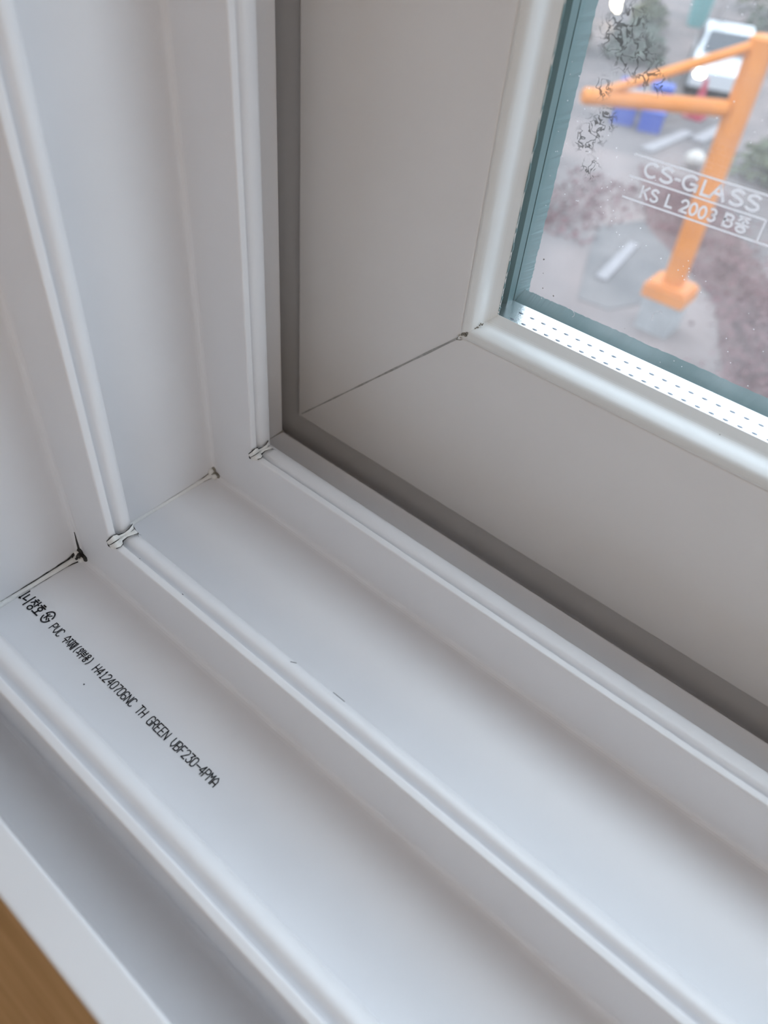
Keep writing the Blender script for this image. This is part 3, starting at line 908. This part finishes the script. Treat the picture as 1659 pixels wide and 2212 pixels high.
# planting bed running diagonally across the yard, with reddish ground cover
bed = [(-4.9, 13.2), (-3.6, 13.2), (-1.35, 10.2), (-0.35, 8.0), (0.6, 6.2), (-0.5, 6.2), (-1.3, 8.0), (-2.05, 9.6), (-3.6, 10.9)]
b = MB()
k = len(bed)
b.v += [out(x, y, -4.5) for (x, y) in bed] + [out(x, y, -4.485) for (x, y) in bed]
b.f += [tuple(range(k, 2 * k))] + [(i, (i + 1) % k, k + (i + 1) % k, k + i) for i in range(k)]
tag(b.build('planting_bed', SOIL), kind='structure')
def in_bed(rnd):
    t = rnd.random()
    i = t * 4
    L = [(-4.3, 13.2, 0.6), (-3.6, 12.0, 1.0), (-1.7, 9.9, 0.40), (-0.83, 8.0, 0.45), (0.05, 6.2, 0.5)]
    j = int(min(i, 3.999)); u = i - j
    x = L[j][0] * (1 - u) + L[j + 1][0] * u; y = L[j][1] * (1 - u) + L[j + 1][1] * u; w = L[j][2] * (1 - u) + L[j + 1][2] * u
    return out(x + rnd.uniform(-w, w) * 0.9, y + rnd.uniform(-.5, .5), -4.43 + rnd.uniform(0, 0.10))
def litter(rnd):
    return out(min(rnd.gauss(-4.75, 0.4), -4.0), 9.6 + rnd.random() * 2.6, -4.49 + rnd.uniform(0, 0.02))
tag(leaf_cloud(950, litter, 0.042, 8).build('fallen_leaves', REDLEAF), 'fallen reddish leaves scattered on the paving below the dirt smears', 'leaves', kind='stuff')
def cover(rnd):
    p = in_bed(rnd)
    if rnd.random() < 0.33:
        p += Vector((rnd.gauss(0, 0.22), rnd.gauss(0, 0.25), -0.04))
    q = p - CAM
    if (q.x < -3.0 and q.y < 10.7) or q.y > 13.4 or q.x < -3.95:
        return cover(rnd)
    return p
tag(leaf_cloud(2650, cover, 0.042, 3).build('ground_cover_leaves', REDLEAF), 'low reddish leaves covering the planting bed beside the orange post', 'ground cover', kind='stuff')

# orange lifting frame
gant = tag(empty('lifting_frame', out(-2.30, 8.4)), 'orange steel post frame with side beam and brace on a concrete block', 'steel frame')
def gpart(name, fn, mt):
    b = MB(); fn(b)
    o = b.build(name, mt)
    o.parent = gant
    o.location = (0, 0, 0)
    return o
gpart('base_block', lambda b: b.box((0, 0, 0.20), (0.40, 0.40, 0.40)), CONC)
gpart('foot_plate', lambda b: (b.box((0, 0, 0.47), (0.50, 0.42, 0.14)), b.box((0, 0, 0.555), (0.44, 0.36, 0.04))), ORANGE)
gpart('post', lambda b: b.tube([(0, 0, 0.57), (-0.02, 0, 3.0), (-0.02, 0, 3.02)], [0.12, 0.125, 0.09], 16), ORANGE)
gpart('side_beam', lambda b: b.tube([(-0.10, -0.09, 2.40), (-1.16, -1.0, 2.40), (-1.18, -1.02, 2.40)], [0.075, 0.075, 0.06], 12), ORANGE)
gpart('brace', lambda b: b.tube([(-0.05, -0.04, 2.95), (-1.05, -0.92, 2.44)], 0.045, 10), ORANGE)
gpart('top_arm', lambda b: b.tube([(0.08, 0.02, 2.93), (1.1, 0.30, 2.97)], 0.075, 12), ORANGE)

# cars
def car(loc, rz, paint, label, scale=1.0):
    root = tag(empty('parked_car', loc), label, 'car')
    root.rotation_euler = (0, 0, rz)
    root.scale = (scale,) * 3
    L = [(-2.15, 0.35), (-2.2, 0.75), (-1.9, 0.92), (-1.0, 0.98), (-0.35, 1.42), (1.0, 1.46), (1.75, 1.02), (2.15, 0.92), (2.2, 0.4), (1.75, 0.26), (-1.75, 0.26)]
    v, f = [], []
    rows = [(-0.86, 0.93), (-0.80, 1.0), (0.80, 1.0), (0.86, 0.93)]
    for (yy, s) in rows:
        for (x, z) in L:
            tuck = 0.16 * max(0, (z - 0.95) / 0.5)
            v.append((x * (0.98 if abs(yy) > 0.83 else 1), yy * (1 - tuck), 0.26 + (z - 0.26) * s))
    k = len(L)
    for i in range(3):
        for j in range(k):
            f.append((i * k + j, i * k + (j + 1) % k, (i + 1) * k + (j + 1) % k, (i + 1) * k + j))
    f.append(tuple(range(k))); f.append(tuple(reversed(range(3 * k, 4 * k))))
    mesh_obj('body', v, f, paint, root)
    b = MB(); b.quad(Vector((-1.0, -0.68, 1.01)), Vector((-1.0, 0.68, 1.01)), Vector((-0.40, 0.62, 1.43)), Vector((-0.40, -0.62, 1.43)))
    b.v = [p + Vector((-0.03, 0, 0.03)) for p in b.v]
    b.build('windscreen', CARG, root)
    b = MB(); b.quad(Vector((1.05, -0.62, 1.45)), Vector((1.05, 0.62, 1.45)), Vector((1.70, 0.66, 1.07)), Vector((1.70, -0.66, 1.07)))
    b.v = [p + Vector((0.03, 0, 0.03)) for p in b.v]
    b.build('rear_window', CARG, root)
    for s in (-1, 1):
        b = MB(); b.quad(Vector((-0.8, s * 0.865, 1.02)), Vector((1.45, s * 0.865, 1.02)), Vector((0.95, s * 0.78, 1.38)), Vector((-0.35, s * 0.78, 1.38)))
        b.build('side_window', CARG, root)
        for x in (-1.35, 1.35):
            b = MB(); b.tube([(x, s * 0.70, 0.32), (x, s * 0.89, 0.32)], 0.32, 18)
            w = b.build('wheel', TYRE, root)
            b = MB(); b.tube([(x, s * 0.885, 0.32), (x, s * 0.90, 0.32)], 0.19, 14)
            b.build('hub_cap', METALG, w)
        b = MB(); b.ball((-2.13, s * 0.62, 0.68), (0.10, 0.20, 0.12), 12, 8)
        b.build('headlight', HEADL if s > 0 else CARS, root)
        b = MB(); b.ball((2.14, s * 0.64, 0.72), (0.07, 0.17, 0.12), 12, 8)
        b.build('tail_light', REDP, root)
    return root
car(out(-6.05, 19.3), math.radians(112), CARW, 'white car with a glowing headlight behind the orange brace', 0.72)

# red cone, crates, bin, boards, stone, lamp
cone = tag(empty('traffic_cone', out(-5.35, 16.6)), 'red traffic cone standing in front of the white car', 'traffic cone')
b = MB(); b.box((0, 0, 0.02), (0.38, 0.38, 0.04)); b.build('base', REDP, cone)
b = MB(); b.tube([(0, 0, 0.04), (0, 0, 0.7)], [0.15, 0.03], 16); b.build('cone_body', REDP, cone)

def crate(loc, rz, label):
    r = tag(empty('blue_crate', loc), label, 'crate', 'blue crates in the yard')
    r.rotation_euler = (0, 0, rz)
    s, h, t = 0.40, 0.34, 0.03
    b = MB(); b.box((0, 0, t / 2), (s, s, t)); b.build('crate_floor', BLUEP, r)
    for (cx_, cy_, dx, dy) in ((0, s / 2, s, t), (0, -s / 2, s, t), (s / 2, 0, t, s), (-s / 2, 0, t, s)):
        b = MB(); b.box((cx_, cy_, h / 2), (dx, dy, h)); b.build('crate_side', BLUEP, r)
    b = MB(); b.box((0, 0, h), (s + 0.05, s + 0.05, 0.03)); b.build('crate_lid', BLUEP, r)
CR = math.radians(22)
def pallet_box(loc, label):
    r = tag(empty('white_box', loc), label, 'box', 'white boxes beside the crates')
    r.rotation_euler = (0, 0, CR)
    b = MB(); b.box((0, 0, 0.17), (0.5, 0.42, 0.34)); b.build('body', PALEW, r)
    b = MB(); b.box((0, 0, 0.355), (0.54, 0.46, 0.03)); b.build('lid', PALEW, r)
pallet_box(out(-6.42, 15.72), 'low white box between the front and rear blue crates, nearer the window')
pallet_box(out(-5.86, 15.90), 'low white box between the blue crates, nearer the white car')
for (x_, y_, lb) in ((-6.16, 15.05, 'blue lidded crate below the orange beam, nearest the side stile'), (-5.62, 15.08, 'blue lidded crate below the orange beam, nearer the orange post'),
                     (-6.72, 16.4, 'blue lidded crate above the orange beam, nearest the side stile'), (-6.2, 16.75, 'blue lidded crate above the orange beam, nearer the white car')):
    crate(out(x_, y_), CR, lb)

bn = tag(empty('waste_bin', out(-8.75, 24.6)), 'teal waste bin standing among pale tree trunks', 'waste bin')
b = MB(); b.tube([(0, 0, 0), (0, 0, 0.8)], [0.24, 0.30], 16); b.build('body', TEALP, bn)
b = MB(); b.tube([(0, 0, 0.8), (0, 0, 0.86), (0, 0, 0.93)], [0.33, 0.33, 0.15], 16); b.build('lid', TEALP, bn)

def board(a, c, w, t, label, z=-4.5):
    A, C = out(*a, z), out(*c, z)
    d = (C - A); L_ = d.length; rz = math.atan2(d.y, d.x)
    b = MB(); b.box((0, 0, t / 2), (L_, w, t))
    for i, vtx in enumerate(b.v):
        if vtx.x > 0: b.v[i] = Vector((vtx.x, vtx.y * 0.86, vtx.z))
    o = b.build('loose_board', PALEW)
    o.location = (A + C) / 2
    o.rotation_euler = (0, 0, rz)
    tag(o, label, 'board', 'pale boards lying on the ground')
board((-3.33, 8.9), (-3.5, 10.2), 0.15, 0.05, 'short pale board lying alone on grey paving')
board((-4.70, 15.2), (-4.66, 17.2), 0.26, 0.05, 'pale board beside the orange post, under the side beam')
board((-5.10, 13.9), (-5.0, 15.5), 0.24, 0.05, 'pale board lying between the blue crates and the orange post')
b = MB(); b.ball((0, 0, 0.10), (0.17, 0.15, 0.13), 14, 9, 0.05)
o = b.build('boulder', STONE, smooth=True); o.location = out(-4.2, 13.85, -4.44)
tag(o, 'small pale rounded stone on the reddish bed', 'stone')

lampo = tag(empty('globe_lamp', out(-10.0, 22.1)), 'low globe lamp glowing warm at the edge of the trees', 'lamp')
b = MB(); b.tube([(0, 0, 0), (0, 0, 0.35)], 0.06, 10); b.build('lamp_post', METALG, lampo)
b = MB(); b.ball((0, 0, 0.55), 0.22, 16, 10); b.build('globe', BULB, lampo, smooth=True)

def tree(x, y, h, lean, leafm, label, seed):
    r = tag(empty('garden_tree', out(x, y)), label, 'tree', 'trees at the far side of the yard')
    rnd = random.Random(seed)
    b = MB()
    b.tube([(0, 0, 0), (lean * 0.4, 0, h * 0.35), (lean, 0.1, h * 0.7), (lean * 1.3, 0.1, h)], [0.17, 0.14, 0.10, 0.03], 10)
    for k in range(4):
        a = k * 1.7 + seed
        b.tube([(lean * 0.7, 0, h * 0.5), (lean * 0.7 + math.cos(a) * 0.6, math.sin(a) * 0.6, h * 0.85)], [0.07, 0.02], 6)
    b.build('trunk', BARK, r)
    def cf(rn):
        while True:
            p = Vector((rn.uniform(-1, 1), rn.uniform(-1, 1), rn.uniform(-1, 1)))
            if 0.35 < p.length < 1: break
        return Vector((lean + p.x * 0.95, p.y * 0.95, h * 0.82 + p.z * h * 0.32))
    leaf_cloud(420, cf, 0.16, seed).build('crown', leafm, r)
tree(-7.85, 23.3, 4.5, 0.30, GREENLEAF, 'pale-barked leaning tree right of the teal bin', 1)
tree(-10.35, 24.9, 4.2, 0.2, GREENLEAF, 'pale-barked tree left of the teal bin', 2)
tree(-9.0, 20.4, 4.4, -0.25, OLIVELEAF, 'pale-barked tree nearest the globe lamp, between lamp and white car', 4)
def bush(x, y, rx, ry, h, leafm, label, seed, n=420):
    r = tag(empty('garden_bush', out(x, y)), label, 'bush', 'bushes around the yard')
    b = MB()
    for k in range(5):
        a = k * 1.3 + seed
        b.tube([(0, 0, 0), (math.cos(a) * rx * 0.5, math.sin(a) * ry * 0.5, h * 0.7)], [0.03, 0.012], 5)
    b.build('stem', BARK, r)
    def cf(rn):
        while True:
            p = Vector((rn.uniform(-1, 1), rn.uniform(-1, 1), rn.uniform(0, 1)))
            if 0.3 < p.length < 1: break
        return Vector((p.x * rx, p.y * ry, 0.08 + p.z * h * 0.92))
    leaf_cloud(n, cf, 0.10, seed).build('foliage', leafm, r)
bush(-8.1, 19.4, 0.75, 0.7, 0.8, GREENLEAF, 'round grey-green bush left of the white car', 11)
bush(-9.9, 19.0, 0.8, 0.8, 0.8, GREENLEAF, 'grey-green bush below the globe lamp', 12)
bush(-9.35, 22.6, 0.55, 0.7, 0.7, OLIVELEAF, 'olive bush in front of the teal bin', 13)
bush(-6.5, 24.8, 1.1, 1.0, 0.9, GREENLEAF, 'grey-green bush behind the white car', 14)
bush(-7.5, 28.5, 1.7, 1.3, 1.3, OLIVELEAF, 'tall olive bush at the far edge of the yard', 15)
bush(-12.6, 26.8, 1.7, 1.3, 1.3, GREENLEAF, 'grey-green bush behind the globe lamp', 16)
bush(-3.4, 18.0, 0.8, 0.8, 0.8, OLIVELEAF, 'olive bush beyond the pale boards, right of the orange post', 17)
bush(-3.0, 14.6, 0.8, 0.8, 0.6, OLIVELEAF, 'small olive bush right of the pale stone', 18)
